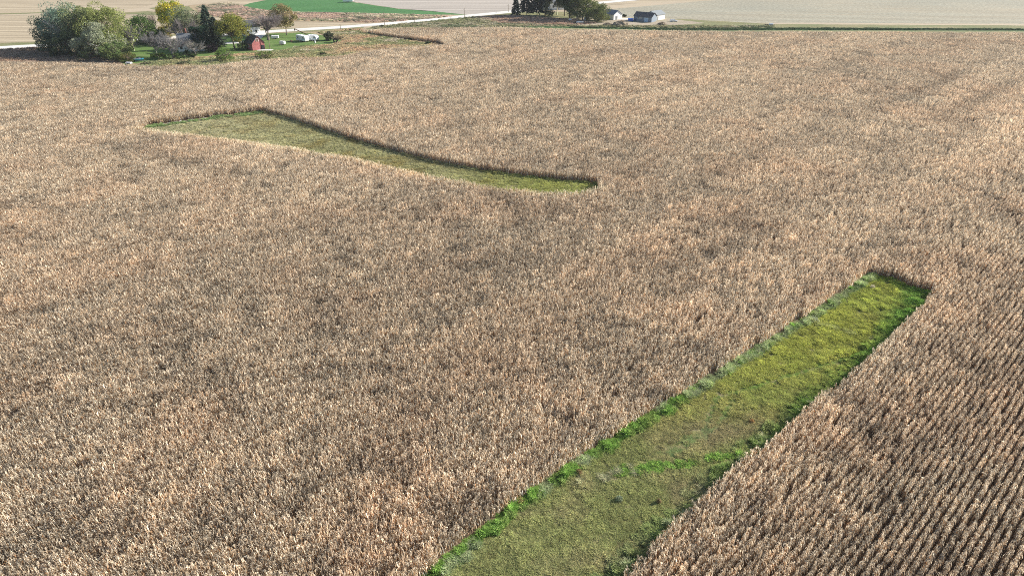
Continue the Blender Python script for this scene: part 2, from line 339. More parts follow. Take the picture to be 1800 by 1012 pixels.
for i in range(14):
    V, Q, C = [], [], []; corn_plant(V, Q, C, 0, 0, random.Random(90 + i)); clumps.append(qmesh('corn_clump_%02d' % (16 + i), V, Q, C, corn_m, link=False))
RS, CS = 0.762, 1.52
vc = [Vector(p) for p in corn_out]
U = [p.dot(rdir) for p in vc]; W = [p.dot(rnor) for p in vc]
uu, ww = np.meshgrid(np.arange(min(U), max(U), CS), np.arange(min(W), max(W), RS))
uu = uu + (np.arange(uu.shape[0]) * 0.618 % 1 * CS)[:, None]
X = uu * rdir.x + ww * rnor.x; Y = uu * rdir.y + ww * rnor.y; X, Y = X.ravel(), Y.ravel()
k = cull(np.stack([X, Y, np.full(len(X), 1.2)], 1)); X, Y = X[k], Y[k]
rings = [near_left + near_end[1:] + near_right, far_top + far_bot + far_top[:1], corn_out + corn_out[:1]]
near_e = np.minimum(np.minimum(edge_dist(rings[0], X, Y), edge_dist(rings[1], X, Y)), edge_dist(rings[2], X, Y)) < 1.3
Xe = (X[near_e][:, None] + (np.arange(8) - 3.5)[None] * .19 * rdir.x).ravel(); Ye = (Y[near_e][:, None] + (np.arange(8) - 3.5)[None] * .19 * rdir.y).ravel()
Xe = Xe + rng.normal(0, .05, len(Xe)); Ye = Ye + rng.normal(0, .05, len(Ye)); single = np.concatenate([np.zeros((~near_e).sum(), bool), np.ones(len(Xe), bool)])
X, Y = np.concatenate([X[~near_e], Xe]), np.concatenate([Y[~near_e], Ye])
k = inside(corn_out, X, Y) & ~inside(near_hole, X, Y) & ~inside(far_hole, X, Y); X, Y, single = X[k], Y[k], single[k]
wx, wy = X + 6 * (fbm(X, Y, 30, 30) - .5), Y + 6 * (fbm(X, Y, 30, 33) - .5)
n1, n2, n3, n4 = fbm(wx, wy, 17, 1, 4), fbm(wx, wy * 1.2, 6.5, 6, 3), fbm(X, Y, 70, 10, 2), fbm(wx, wy, 14, 14, 3)
lanes = np.full(len(X), 99.)
for a_, b_ in (((1529, 186), (1600, 163)), ((1600, 163), (1692, 122)), ((1644, 206), (1780, 138)), ((1540, 262), (1575, 240)), ((1400, 240), (1460, 250)), ((1420, 188), (1490, 204)), ((1750, 345), (1800, 410)), ((850, 310), (930, 400)), ((1150, 470), (1290, 430)), ((180, 250), (420, 300)), ((300, 640), (420, 700))):
    lanes = np.minimum(lanes, edge_dist([T(*a_), T(*b_)], X, Y) + 5 * (n2 - .5))
poor = np.clip((n1 - .58) * 6, 0, 1) * .4 + np.clip((n2 - .58) * 6, 0, 1) * .75 + np.clip(1 - lanes / 4.5, 0, 1) * .8      # thinner, shorter, greyer stands
k = rng.random(len(X)) > (.004 + .02 * np.clip(poor, 0, 1)); X, Y, n1, n2, n3, n4, poor, single = [a[k] for a in (X, Y, n1, n2, n3, n4, poor, single)]
n = len(X); b = 1.0 + rng.normal(0, .14, n) + (n3 - .5) * .16 - .24 * np.clip(poor, 0, 1)
org = np.clip((n4 - .52) * 4, -.4, 1) * .04
tint = np.stack([b * (1 + org * .5), b * (1 - org * .3), b * (1 - org * .8)], 1).clip(.3, 1.5)
hs = 1.0 + rng.normal(0, .05, n) - .16 * np.clip(poor, 0, 1) + .05 * (n3 - .5)
wr = X * rnor.x + Y * rnor.y; ur = X * rdir.x + Y * rdir.y            # planter passes: 16 rows each, slightly unlike
ps_ = vnoise(wr, ur * .0, 12.2, 120) - .5; ps2 = vnoise(wr, ur / 30, 2.4, 121) - .5
tint = tint * (1 + .16 * ps_ + .12 * ps2)[:, None]; hs = hs + .05 * ps_ + .04 * ps2
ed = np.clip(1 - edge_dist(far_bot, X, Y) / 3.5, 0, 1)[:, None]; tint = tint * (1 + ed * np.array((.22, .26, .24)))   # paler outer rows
tint = tint.clip(.3, 1.6)
scl = np.stack([np.full(n, 1.02), np.full(n, 1.0), hs], 1)
rz = -ROW + math.pi / 2 + math.pi * rng.integers(0, 2, n) + rng.normal(0, .02, n); rz = np.where(single, rng.uniform(0, 6.28, n), rz)
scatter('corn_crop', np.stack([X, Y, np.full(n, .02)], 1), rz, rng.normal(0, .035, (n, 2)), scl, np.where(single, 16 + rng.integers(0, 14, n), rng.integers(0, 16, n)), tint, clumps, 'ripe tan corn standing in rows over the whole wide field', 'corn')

# ---------------------------------------------------------------- grass
grass_m = leafy('meadow_grass', 0.35, inst=True)
def tuft(nm, seed, n, rad, h, w, droop, base, var, gap=0.0):
    r = random.Random(seed); V, Q, C = [], [], []
    for k in range(n):
        a, q = r.uniform(0, 6.28), rad * math.sqrt(r.random()); p = Vector((math.cos(a) * q, math.sin(a) * q, 0)); az = r.uniform(0, 6.28)
        d = Vector((math.cos(az), math.sin(az), 0)); s_ = (Vector((-d.y, d.x, 0)) + Vector((0, 0, r.gauss(0, .4)))).normalized(); hh = h * r.uniform(.6, 1.2) * (1 - .45 * (q / rad) ** 2); dr = droop * hh * r.uniform(.5, 1.3)
        u = r.uniform(1 - var, 1 + var); c = tuple(v * u * r.uniform(.92, 1.08) for v in base)
        strip(V, Q, C, [p, p + d * dr * .35 + Vector((0, 0, hh * .7)), p + d * dr + Vector((0, 0, hh * r.uniform(.6, 1.0)))], [w * .8, w, w * .35], s_, c)
    return qmesh(nm, V, Q, C, grass_m, link=False)
fine = [tuft('fine_tuft_%d' % i, 200 + i, 110, .45, .36, .014, .9, (1, 1, 1), .3) for i in range(5)]
lush = [tuft('lush_tuft_%d' % i, 220 + i, 120, .42, .52, .022, .8, (1, 1, 1), .25) for i in range(5)]
seedy = [tuft('seedy_tuft_%d' % i, 240 + i, 90, .40, .62, .014, 1.1, (1, 1, 1), .35) for i in range(3)]
weedy = [tuft('weed_tuft_%d' % i, 260 + i, 70, .9, .85, .05, .7, (1, 1, 1), .35) for i in range(4)]
def pts_in(poly, per_m2, gen=rng):
    xs, ys = [p.x for p in poly], [p.y for p in poly]; A = (max(xs) - min(xs)) * (max(ys) - min(ys)); n = int(A * per_m2)
    X, Y = gen.uniform(min(xs), max(xs), n), gen.uniform(min(ys), max(ys), n)
    k = inside(poly, X, Y); X, Y = X[k], Y[k]; k = cull(np.stack([X, Y, 0 * X], 1)); return X[k], Y[k]
def meadow(name, poly, left, right, end, dens, near, label):
    X, Y = pts_in(poly, dens); n = len(X)
    dl, dr, de = edge_dist(left, X, Y), edge_dist(right, X, Y), edge_dist(end, X, Y)
    a, b, c = fbm(X, Y, 5, 50), fbm(X, Y, 1.6, 54), fbm(X, Y, 18, 58); t = X * rdir.x + Y * rdir.y
    P = np.stack([X, Y, 0 * X], 1); px, py, _ = project(P)
    col = np.empty((n, 3)); col[:] = (0.30, 0.29, 0.095) if near else (0.35, 0.335, 0.18)
    f = np.clip((a - .45) * 4, 0, 1)[:, None]; col = col * (1 - f) + np.array((0.31, 0.27, 0.12)) * f
    idx = rng.integers(0, 5, n); hs = .75 + .6 * b
    if near:
        f = np.clip((py - 620) / 200, 0, 1)[:, None] * .65; col = col * (1 - f) + np.array((0.32, 0.28, 0.17)) * f      # duller towards the low end
        f = np.clip((fbm(X, Y, 7, 140) - .45) * 5, 0, 1)[:, None] * .55; col = col * (1 - f) + np.array((0.25, 0.30, 0.095)) * f
        lw = (1.1 + 1.6 * (b - .3)); lu = np.clip((lw + .4 - dl) * 1.4, 0, 1) * np.clip(.45 + 1.3 * fbm(X, Y, 2.5, 72), 0, 1)
        seed_ = (lu > .5) & ((py < 700) & (rng.random(n) < .6) | (fbm(X, Y, 4, 70) > .58))
        col = col * (1 - lu[:, None]) + np.array((0.17, 0.28, 0.065)) * lu[:, None]
        ru = np.clip((2.6 + 4 * (a - .5) + 3.0 * np.clip((640 - py) / 150, 0, 1) - dr) * .45, 0, 1) * np.clip(.1 + 1.7 * b, 0, 1) * np.clip((1000 - py) / 350, .35, 1)
        col = col * (1 - ru[:, None]) + np.array((0.20, 0.31, 0.07)) * ru[:, None]
        eu = np.clip((3.5 - de) * .5, 0, 1) * (rng.random(n) < .7); col = col * (1 - eu[:, None]) + np.array((0.15, 0.28, 0.05)) * eu[:, None]
        swl = edge_dist([at(1000, 850), at(1090, 832), at(1190, 818), at(1300, 800)], X, Y); sm = swl + 1.6 * (b - .5) * 1.3 + .9 * (c - .5) < .45
        sw2 = edge_dist([at(1385, 545), at(1440, 572), at(1510, 590), at(1545, 598)], X, Y) + 1.0 * (b - .5) < .35 - .25 * (px > 1490)
        g_ = sm & (px > 1080) & (rng.random(n) < .6); col[g_] = (0.20, 0.32, 0.07); s2 = (sm & (px <= 1120) & (rng.random(n) < .3)) | (sw2 & (rng.random(n) < .75)) | seed_ | ((dr < 1.6) & (rng.random(n) < .08) & (py > 700))
        col[s2] = (0.36, 0.36, 0.21); col[seed_] = (0.31, 0.36, 0.19); big = lu > .5; idx = np.where(big | g_ | (ru > .6), 5 + idx, idx); idx = np.where(s2, 10 + rng.integers(0, 3, n), idx)
        lump = vnoise(X, Y, .8, 80); hs = np.where(ru > .25, .6 + 1.1 * lump, hs); clp = fbm(X, Y, 1.1, 150, 2); hs = np.where(big, .35 + 1.5 * np.clip((clp - .25) * 1.6, 0, 1), hs); col *= np.where(big, .65 + .7 * clp, 1)[:, None]; rag = (dr < 2.6) & (fbm(X, Y, 1.3, 160, 2) > .5); hs = np.where(rag, 1.1 + .8 * b, hs); idx = np.where(rag, 5 + idx % 5, idx); col[rag] = col[rag] * (.75, .85, .8)
        mid = (lu < .1) & (ru < .2) & ~s2; hs = np.where(mid, .6 + .4 * b + np.clip((780 - py) / 200, 0, 1) * np.clip(1.6 - dr / 9, .3, 1.3) * np.clip(fbm(X, Y, 1.5, 81, 2) * 2.2 - .7, -.2, 1.2), hs)
        y_ = np.clip((760 - py) / 120, 0, 1) * (1 - lu) * (1 - ru); col = col * (1 - .5 * y_[:, None]) + np.array((0.42, 0.46, 0.09)) * .5 * y_[:, None]
        tr = np.minimum(edge_dist([at(1180, 800), at(1262, 752), at(1290, 700)], X, Y), edge_dist([at(1155, 800), at(1238, 755), at(1262, 700), (1330, 640)], X, Y)) < .45
        hs = np.where(tr, hs * .35, hs); col[tr] *= (.6, .82, .7)
        mot = fbm(X, Y * 1.3, 1.7, 130, 3); mot = np.clip((mot - .5) * 1.4 + .5, 0, 1); col *= (.80 + .44 * mot)[:, None]; hs = hs * (.6 + .8 * mot)
    else:
        f = np.clip((px - 780) / 150, 0, 1)[:, None] * .8; col = col * (1 - f) + np.array((0.31, 0.33, 0.10)) * f
        f = np.clip((560 - px) / 200, 0, 1)[:, None] * .5; col = col * (1 - f) + np.array((0.40, 0.37, 0.25)) * f
        sw_ = fbm(X * .4, Y, 3.0, 170); col *= (.75 + .5 * sw_)[:, None]; hs = hs * (.5 + .9 * fbm(X, Y, 2.4, 175))
        lu = (dl < 2.0 + 2.5 * b) & (px < 465); lu &= b > .42; col[lu] = (0.20, 0.27, 0.11); idx = np.where(lu, 5 + idx, idx)
        bare = (dl < 1.3) & (px > 285) & (px < 370); hs = np.where(bare, .15, hs); col[bare] = (0.36, 0.36, 0.36)
        nb = (edge_dist(right, X, Y) < 1.0) & (rng.random(n) < .5); idx = np.where(nb, 10 + rng.integers(0, 3, n), idx)
    v = rng.normal(1.30 if near else 1.42, .2, n)[:, None]; col = col * v * (1 + .35 * (b - .5))[:, None]
    scl = np.stack([np.full(n, 1.0), np.full(n, 1.0), hs], 1)
    return scatter(name, P + np.array((0, 0, .03)), rng.uniform(0, 6.28, n), rng.normal(0, .12, (n, 2)), scl, idx, col, fine + lush + seedy, label, 'grass')
meadow('waterway_grass', near_hole, near_left, near_right, near_end, 7, True, 'yellow green grass filling the long strip cut through the corn')
meadow('waterway_grass', far_hole, far_top[:5], far_top[4:], far_bot, 4, False, 'dull olive grass in the curved far opening in the corn')
def prairie_stand(name, polys, dens, cols, label, hscale=1.0):
    Xs, Ys = [], []
    for p in polys:
        X, Y = pts_in([at(*q) for q in p], dens); Xs.append(X); Ys.append(Y)
    X, Y = np.concatenate(Xs), np.concatenate(Ys)
    k = ~inside(corn_out, X, Y); X, Y = X[k], Y[k]; n = len(X)
    a, b = fbm(X, Y * 2.5, 30, 90), fbm(X, Y, 6, 94); i = np.clip(((a + .35 * (b - .5) - .25) * 2 * len(cols)).astype(int), 0, len(cols) - 1)
    col = np.array(cols)[i] * rng.normal(1, .16, n)[:, None]
    hs = hscale * (.55 + .8 * b); scl = np.stack([np.full(n, 1.0)] * 2 + [hs], 1)
    scatter(name, np.stack([X, Y, 0 * X + .03], 1), rng.uniform(0, 6.28, n), rng.normal(0, .1, (n, 2)), scl, rng.integers(0, 4, n), col, weedy, label, 'grass')
for w_ in weedy: w_.name = w_.name
prairie_stand('prairie_grass', [[(188, 122), (262, 110), (300, 105.5), (340, 102.5), (430, 96), (455, 92.5), (500, 89), (525, 82), (588, 79), (606, 72), (572, 63), (560, 58), (600, 54), (640, 51), (634, 57), (700, 70), (788, 80), (788, 94), (600, 106), (440, 116), (330, 122)]],
              1.0, [(0.60, 0.43, 0.27), (0.60, 0.46, 0.29), (0.58, 0.48, 0.29), (0.44, 0.42, 0.22), (0.36, 0.38, 0.19), (0.60, 0.54, 0.38)], 'brown and olive prairie grass between the farm lawn and the corn')
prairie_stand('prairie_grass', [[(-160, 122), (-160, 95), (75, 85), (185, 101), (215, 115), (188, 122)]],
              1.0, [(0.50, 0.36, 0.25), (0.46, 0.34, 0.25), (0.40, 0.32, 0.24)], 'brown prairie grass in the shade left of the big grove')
prairie_stand('prairie_grass', [[(345, 12), (400, 5), (425, 11), (438, 15), (470, 19.5), (517, 22.5), (600, 24), (700, 26), (770, 28), (800, 29), (767, 32.5), (700, 38.5), (650, 40), (560, 37.5), (470, 36), (400, 32), (355, 26)]],
              .55, [(0.66, 0.51, 0.40), (0.58, 0.45, 0.35), (0.30, 0.29, 0.20), (0.64, 0.53, 0.40), (0.40, 0.40, 0.25), (0.68, 0.60, 0.45)], 'pinkish brown prairie grass in bands beyond the gravel road')
prairie_stand('prairie_grass', [[(838, 31), (890, 28), (1000, 35), (1050, 42), (1010, 44.5), (930, 43.5), (870, 41)]],
              .9, [(0.54, 0.40, 0.30), (0.56, 0.41, 0.30), (0.50, 0.39, 0.28)], 'reddish brown grass below the dark evergreens')
prairie_stand('roadside_grass', [[(655, 48), (700, 43.5), (767, 37), (833, 30.5), (860, 33), (880, 43), (1000, 45), (1060, 46), (1200, 46), (1360, 45.5), (1360, 49), (1200, 50), (1000, 47), (900, 48), (660, 52)]],
              .6, [(0.30, 0.32, 0.17), (0.40, 0.38, 0.23), (0.50, 0.46, 0.32), (0.26, 0.29, 0.17)], 'green and straw coloured grass along the road bank')
prairie_stand('ditch_grass', [[(1000, 48.0), (1200, 50.8), (1400, 50.0), (1800, 51.6), (2050, 52.6), (2050, 55), (1800, 54), (1400, 53), (1200, 54), (1000, 49)]],
              1.0, [(0.07, 0.12, 0.06), (0.08, 0.13, 0.06), (0.13, 0.17, 0.09)], 'dark green grass along the ditch behind the corn', .7)

# ---------------------------------------------------------------- trees
tree_m = leafy('tree_leaves', 0.4); bark_m = leafy('bark', 0.0)
def limb(V, Q, C, a, b, r0, r1, col, n=5):
    q = (b - a).to_track_quat('Z', 'Y'); s = len(V)
    for p, r in ((a, r0), (b, r1)):
        for i in range(n): t = i * 2 * math.pi / n; V.append(p + q @ Vector((math.cos(t) * r, math.sin(t) * r, 0)))
    for i in range(n): Q.append((s + i, s + (i + 1) % n, s + n + (i + 1) % n, s + n + i)); C.append(col)
def skeleton(H, Wd, low, r, bare, barkc, trunks=1):
    """trunk and forking limbs; returns mesh lists and limb tips"""
    V, Q, C, tips = [], [], [], []
    def grow(a, d, L, rad, lev):
        k = 3; p = a
        for i in range(k):
            q = p + d * (L / k); limb(V, Q, C, p, q, rad * (1 - .22 * i), rad * (1 - .22 * (i + 1)), tuple(c * r.uniform(.85, 1.15) for c in barkc), 5 if lev < 2 else 3)
            p = q; d = (d + Vector((r.gauss(0, .12), r.gauss(0, .12), r.gauss(.03, .07)))).normalized()
            if lev and lev < 4 and i < k - 1 and (bare or lev < 3): grow(p, (d + Vector((r.gauss(0, .7), r.gauss(0, .7), r.gauss(.1, .3)))).normalized(), L * .55, rad * .45, lev + 1)
        tips.append(p)
        if lev < (4 if bare else 2):
            for j in range(3 if lev == 0 else 2): grow(p, (d + Vector((r.gauss(0, .55), r.gauss(0, .55), r.gauss(.1, .25)))).normalized(), L * r.uniform(.55, .75), rad * .5, lev + 1)
    for t in range(trunks):
        off = Vector(((t - (trunks - 1) / 2) * H * .05, 0, -.2)); d = Vector((off.x * 2.0 / H, r.gauss(0, .04), 1)).normalized()
        grow(off, d, H * (max(low, .16) + .10), H * .020 + .07, 0)
        for j in range(6):
            a = r.uniform(0, 6.28); z0 = H * (max(low, .14) + r.uniform(.0, .12)); d2 = Vector((math.cos(a) * Wd / H * 1.2, math.sin(a) * Wd / H * 1.2, r.uniform(.5, 1.1))).normalized()
            grow(Vector((off.x, 0, z0)), d2, H * .24, H * .010 + .03, 1)
    return V, Q, C, tips
def leaf_quads(P, size, r_np, cols, tilt=None, aspect=.6):
    n = len(P); d = r_np.normal(size=(n, 3)); d /= np.linalg.norm(d, axis=1)[:, None]
    e = r_np.normal(size=(n, 3)); e -= (e * d).sum(1)[:, None] * d; e /= np.linalg.norm(e, axis=1)[:, None]
    if tilt is not None: d = d * .6 + tilt; d /= np.linalg.norm(d, axis=1)[:, None]; e = np.cross(d, e); e /= np.linalg.norm(e, axis=1)[:, None]
    s = size * r_np.uniform(.6, 1.3, n)[:, None]; a, b = d * s * .5, e * s * .5 * aspect
    V = np.stack([P - a, P - a * .1 + b, P + a, P - a * .1 - b], 1).reshape(-1, 3)
    return V, np.arange(4 * n).reshape(n, 4), cols
TREE_GROUP = [None]
def deciduous(name, px, py, top, wpx, label, col, col2=None, low=.12, dens=1.0, bare=False, barkc=(.16, .13, .10), trunks=1, seed=1, leaf=.58, gaps=.25, round_=1.0, group=None, twigs=1.0, cat='tree', dep=None):
    p = at(px, py); H = height(top, p.y); Wd = wpx * mpp(p); r = random.Random(seed); rn = np.random.default_rng(seed)
    root = thing(name, label, cat, p, 0, group)
    V, Q, C, tips = skeleton(H * .92, Wd, low, r, bare, barkc, trunks)
    V = np.array([tuple(v) for v in V]);
    zt = V[:, 2].max(); V[:, 2] *= H * (.95 if bare else .86) / zt; R_ = np.percentile(np.abs(V[:, :2]), 98) / (Wd * .5); f = (V[:, 2:3] / H * 2.5).clip(0, 1)
    V[:, :2] *= 1 - f * (1 - .85 / R_)
    qmesh('trunk', V, Q, C, bark_m, root)
    dp = Wd if dep is None else dep
    if bare:                                         # fine twigs fanning off the boughs
        nt = int(4300 * twigs); src = V[rn.integers(len(V) // 4, len(V), nt)]; src = src[src[:, 2] > H * max(low, .12)]; nt = len(src)
        cen = np.array((0, 0, H * .35)); dirs = (src - cen); dirs /= np.linalg.norm(dirs, axis=1)[:, None] + 1e-6
        dirs = dirs + rn.normal(0, .45, (nt, 3)); dirs /= np.linalg.norm(dirs, axis=1)[:, None]
        L = H * rn.uniform(.05, .13, nt)[:, None]; e = rn.normal(size=(nt, 3)); e = np.cross(dirs, e); e /= np.linalg.norm(e, axis=1)[:, None]; w = rn.uniform(.03, .065, nt)[:, None]
        q = src + dirs * L; q[:, 2] = q[:, 2].clip(.1, H * 1.02)
        VV = np.stack([src - e * w, src + e * w, q + e * w * .3, q - e * w * .3], 1).reshape(-1, 3)
        cc = np.array(col) * rn.uniform(.7, 1.3, nt)[:, None]
        qmesh('crown', VV, np.arange(4 * nt).reshape(nt, 4), cc, tree_m, root); return root
    nl = int(26 + Wd * 1.6); lob = []                # foliage lobes over an egg-shaped envelope, uneven outline
    zc, hz = H * (low + 1) / 2, H * (1 - low) / 2
    for i in range(nl):
        a = rn.uniform(0, 6.283); s_ = rn.uniform(-1, 1); rr = math.sqrt(max(0, 1 - s_ * s_)) * (1 + .12 * round_ * (s_ < 0)); q = rn.uniform(.5, 1.0)
        lob.append((math.cos(a) * rr * Wd * .5 * q, math.sin(a) * rr * dp * .5 * q, zc + s_ * hz * q, rn.uniform(.12, .26) * min(Wd, H) * 1.0))
    lob = np.array(lob); nL = int((2200 + 44 * Wd * H) * dens); pick = rn.integers(0, nl, nL); L_ = lob[pick]
    d = rn.normal(size=(nL, 3)); d /= np.linalg.norm(d, axis=1)[:, None]; q = rn.uniform(.35, 1.0, nL)[:, None] ** .5
    P = L_[:, :3] + d * q * L_[:, 3:4] * np.array((1, 1, .8)); gate = vnoise(P[:, 0] + P[:, 1] * .7, P[:, 2] - P[:, 1] * .4, max(.8, Wd * .11), seed % 40 + 100) > gaps * .75
    P = P[gate & (P[:, 2] > .05)]; lc = rn.uniform(.72, 1.28, nl)[pick][gate & ((L_[:, :3] + d * q * L_[:, 3:4] * np.array((1, 1, .8)))[:, 2] > .05)] if False else rn.uniform(.8, 1.2, len(P))
    c1, c2 = np.array(col), np.array(col2 or col); m = vnoise(P[:, 0] - P[:, 1], P[:, 2], max(1.2, Wd * .18), 7 + seed % 9); m = np.clip((m - .35) * 3, 0, 1)[:, None]
    cc = 1.5 * (c1 * (1 - m) + c2 * m) * lc[:, None] * rn.uniform(.75, 1.25, (len(P), 1))
    VV, QQ, _ = leaf_quads(P, leaf, rn, cc); qmesh('crown', VV, QQ, cc, tree_m, root)
    return root
def conifer(name, px, py, top, wpx, label, col, seed=1, group=None, low=.06, skirt=.75):
    p = at(px, py); H = height(top, p.y); Wd = wpx * mpp(p); rn = np.random.default_rng(seed); r = random.Random(seed)
    root = thing(name, label, 'tree', p, 0, group); V, Q, C = [], [], []
    for i in range(6): limb(V, Q, C, Vector((0, 0, H * i / 6 - .2 * (i == 0))), Vector((0, 0, H * (i + 1) / 6)), .26 * (1 - i / 6.2), .26 * (1 - (i + 1) / 6.2), (.12, .09, .07))
    P, Tl, cs = [], [], []
    nb = int(H * 9)
    for i in range(nb):
        t = (i + r.random()) / nb; z = H * (low + (1 - low) * t); L = Wd * .5 * (1 - t) ** skirt * r.uniform(.7, 1.12) + .15; a = i * 2.4 + r.gauss(0, .3); d = np.array((math.cos(a), math.sin(a), -.25))
        limb(V, Q, C, Vector((0, 0, z)), Vector((d[0] * L * .85, d[1] * L * .85, z - L * .15)), .05, .015, (.12, .09, .07), 3)
        m = int(10 + L * 22); s = rn.uniform(.15, 1, m)[:, None] ** .7; P.append(np.array((0, 0, z)) + d * s * L + rn.normal(0, .16, (m, 3)) * (1.2 - s * .5)); Tl.append(np.repeat(d[None] * .9, m, 0)); cs.append(np.full(m, r.uniform(.75, 1.25)))
    P, Tl, cs = np.concatenate(P), np.concatenate(Tl), np.concatenate(cs); qmesh('trunk', V, Q, C, bark_m, root)
    cc = np.array(col) * (cs * rn.uniform(.75, 1.25, len(P)))[:, None]; VV, QQ, _ = leaf_quads(P, .62, rn, cc, Tl, .6); qmesh('crown', VV, QQ, cc, tree_m, root); return root
def bush(px, py, top, wpx, label, col, col2=None, seed=1, group=None, name='bush', bare=False):
    return deciduous(name, px, py, top, wpx, label, col, col2, low=.0, seed=seed, leaf=.34, dens=.8, gaps=.15, group=group, cat='bush', bare=bare, twigs=.5)
G1 = 'trees around the farmhouse'; G2 = 'trees at the far farmyard'
DG, OL, YG, GR = (.055, .08, .045), (.12, .145, .07), (.19, .21, .07), (.30, .26, .24)
deciduous('cottonwood_tree', 100, 88, 22, 58, 'dark blue-green tree at the left end of the big grove', (.055, .085, .06), (.08, .11, .07), low=.02, seed=11, group=G1)
deciduous('silver_poplar_tree', 124, 92, 7, 66, 'tall blue-green tree with white limbs in the big grove', (.13, .19, .14), (.18, .23, .17), low=.05, seed=12, barkc=(.55, .53, .48), dens=.7, gaps=.4, group=G1)
deciduous('cottonwood_tree', 160, 93, 9, 60, 'olive tree in the middle of the big grove', OL, (.17, .19, .09), low=.05, seed=13, group=G1)
deciduous('cottonwood_tree', 194, 95, 8, 76, 'tallest yellow-green tree at the right of the big grove', (.16, .19, .06), (.21, .23, .08), low=.04, seed=14, group=G1)
deciduous('willow_tree', 178, 101, 44, 70, 'feathery grey-green willow at the front of the big grove', (.18, .21, .13), (.26, .27, .19), low=.0, seed=15, barkc=(.5, .47, .42), group=G1, gaps=.35)
deciduous('box_elder_tree', 120, 97, 56, 80, 'low dark tree under the left half of the big grove', DG, (.08, .10, .05), low=.0, seed=16, group=G1)
deciduous('box_elder_tree', 208, 106, 74, 52, 'low olive tree at the right foot of the big grove', (.10, .14, .05), (.16, .18, .07), low=.0, seed=17, group=G1)
bush(228, 110, 92, 26, 'olive bush beside the small blue boat', (.09, .12, .03), (.14, .12, .05), 18, G1)
bush(160, 104, 86, 60, 'dark green thicket at the front edge of the big grove', (.04, .06, .025), (.07, .08, .03), 19, G1, 'thicket')
deciduous('bare_tree', 236, 90, 44, 38, 'bare grey tree right of the big grove', (.22, .21, .20), bare=True, seed=20, barkc=(.30, .28, .26), group=G1)
deciduous('maple_tree', 256, 77, 28, 60, 'round dark green tree behind the left lawn', (.04, .08, .025), (.07, .11, .03), low=.05, seed=21, group=G1)
deciduous('dead_tree', 270, 64, 21, 22, 'thin dead tree standing against the pale field', (.16, .12, .10), bare=True, seed=22, barkc=(.14, .11, .09), twigs=.12, group=G1)
deciduous('small_tree', 298, 66, 44, 28, 'small yellowish tree left of the farmhouse', (.16, .17, .05), (.20, .16, .04), low=.05, seed=23, group=G1)
deciduous('ash_tree', 310, 58, -3, 42, 'bright yellow tree tall behind the farmhouse', (.42, .36, .04), (.16, .20, .035), low=.15, seed=24, group=G1)
deciduous('ash_tree', 343, 72, 11, 58, 'broad olive tree behind the farmhouse', (.12, .15, .08), (.19, .19, .12), low=.1, seed=25, group=G1)
deciduous('bare_tree', 326, 79, 30, 50, 'bare pinkish grey tree rising behind the farmhouse roof', (.25, .22, .21), bare=True, seed=26, barkc=(.32, .28, .26), group=G1, low=.15)
deciduous('bare_tree', 277, 100, 54, 46, 'bare grey tree at the left of the farmhouse lawn', (.21, .20, .195), bare=True, seed=27, barkc=(.32, .30, .28), group=G1)
deciduous('bare_tree', 305, 103, 56, 52, 'widest bare grey tree on the prairie edge below the farmhouse', (.20, .195, .195), bare=True, seed=28, barkc=(.34, .31, .28), trunks=2, group=G1, twigs=.8)
deciduous('bare_tree', 345, 101, 66, 34, 'small bare tree below the white farmhouse wall', (.21, .20, .185), bare=True, seed=29, barkc=(.34, .31, .28), group=G1, twigs=.3)
bush(281, 104, 92, 26, 'yellow-green bush under the leftmost bare lawn tree', (.10, .14, .03), None, 30, G1)
bush(308, 105, 94, 30, 'dark green bush under the widest bare tree', (.06, .09, .03), None, 31, G1)
bush(334, 102, 88, 26, 'dark bush in front of the white farmhouse', (.03, .05, .025), None, 32, G1)
bush(340, 101, 93, 14, 'light green bush at the edge of the farmhouse lawn', (.12, .17, .04), None, 33, G1)
conifer('spruce_tree', 372, 84, 9, 34, 'tall blue-green spruce beside the farmhouse', (.08, .12, .09), 34, G1, skirt=.6)
conifer('spruce_tree', 384, 83, 30, 34, 'shorter grey-green spruce to the right of the tall spruce', (.10, .13, .10), 35, G1, skirt=.55)
deciduous('cedar_tree', 357, 90, 44, 36, 'nearly black evergreen tree in front of the tall spruce', (.02, .04, .025), None, low=.0, seed=36, group=G1)
bush(376, 92, 76, 20, 'dark purple shrub beside the driveway', (.045, .03, .04), None, 37, G1, 'shrub')
deciduous('maple_tree', 413, 88, 22, 50, 'yellow-green tree standing beside the red barn', (.13, .15, .035), (.19, .18, .045), low=.28, seed=38, group=G1)
bush(427, 87, 73, 24, 'green shrub between the barn and the maple trunk', (.10, .13, .05), None, 39, G1, 'shrub')
bush(396, 108, 84, 32, 'round green bush at the edge of the corn', (.07, .12, .03), (.10, .15, .035), 40, G1)
bush(465, 104, 91, 36, 'low spreading green bush below the red barn', (.11, .17, .04), (.17, .16, .08), 41, G1)
deciduous('bare_tree', 472, 71, 16, 52, 'bare twin-trunked tree on the lawn right of the barn', (.27, .23, .22), bare=True, seed=42, barkc=(.20, .17, .16), trunks=2, group=G1, low=.2)
deciduous('cottonwood_tree', 504, 62.5, 10, 42, 'round olive and tan tree on the lawn beside the road', (.14, .14, .06), (.24, .19, .10), low=.26, seed=43, group=G1, gaps=.35)
deciduous('small_tree', 578, 71.5, 57, 18, 'small dark tree at the right end of the lawn', (.06, .07, .04), None, low=.05, seed=44, group=G1)
bush(594, 75, 60, 20, 'leafless tan bush right of the small dark tree', (.34, .28, .18), None, 45, G1, bare=True)
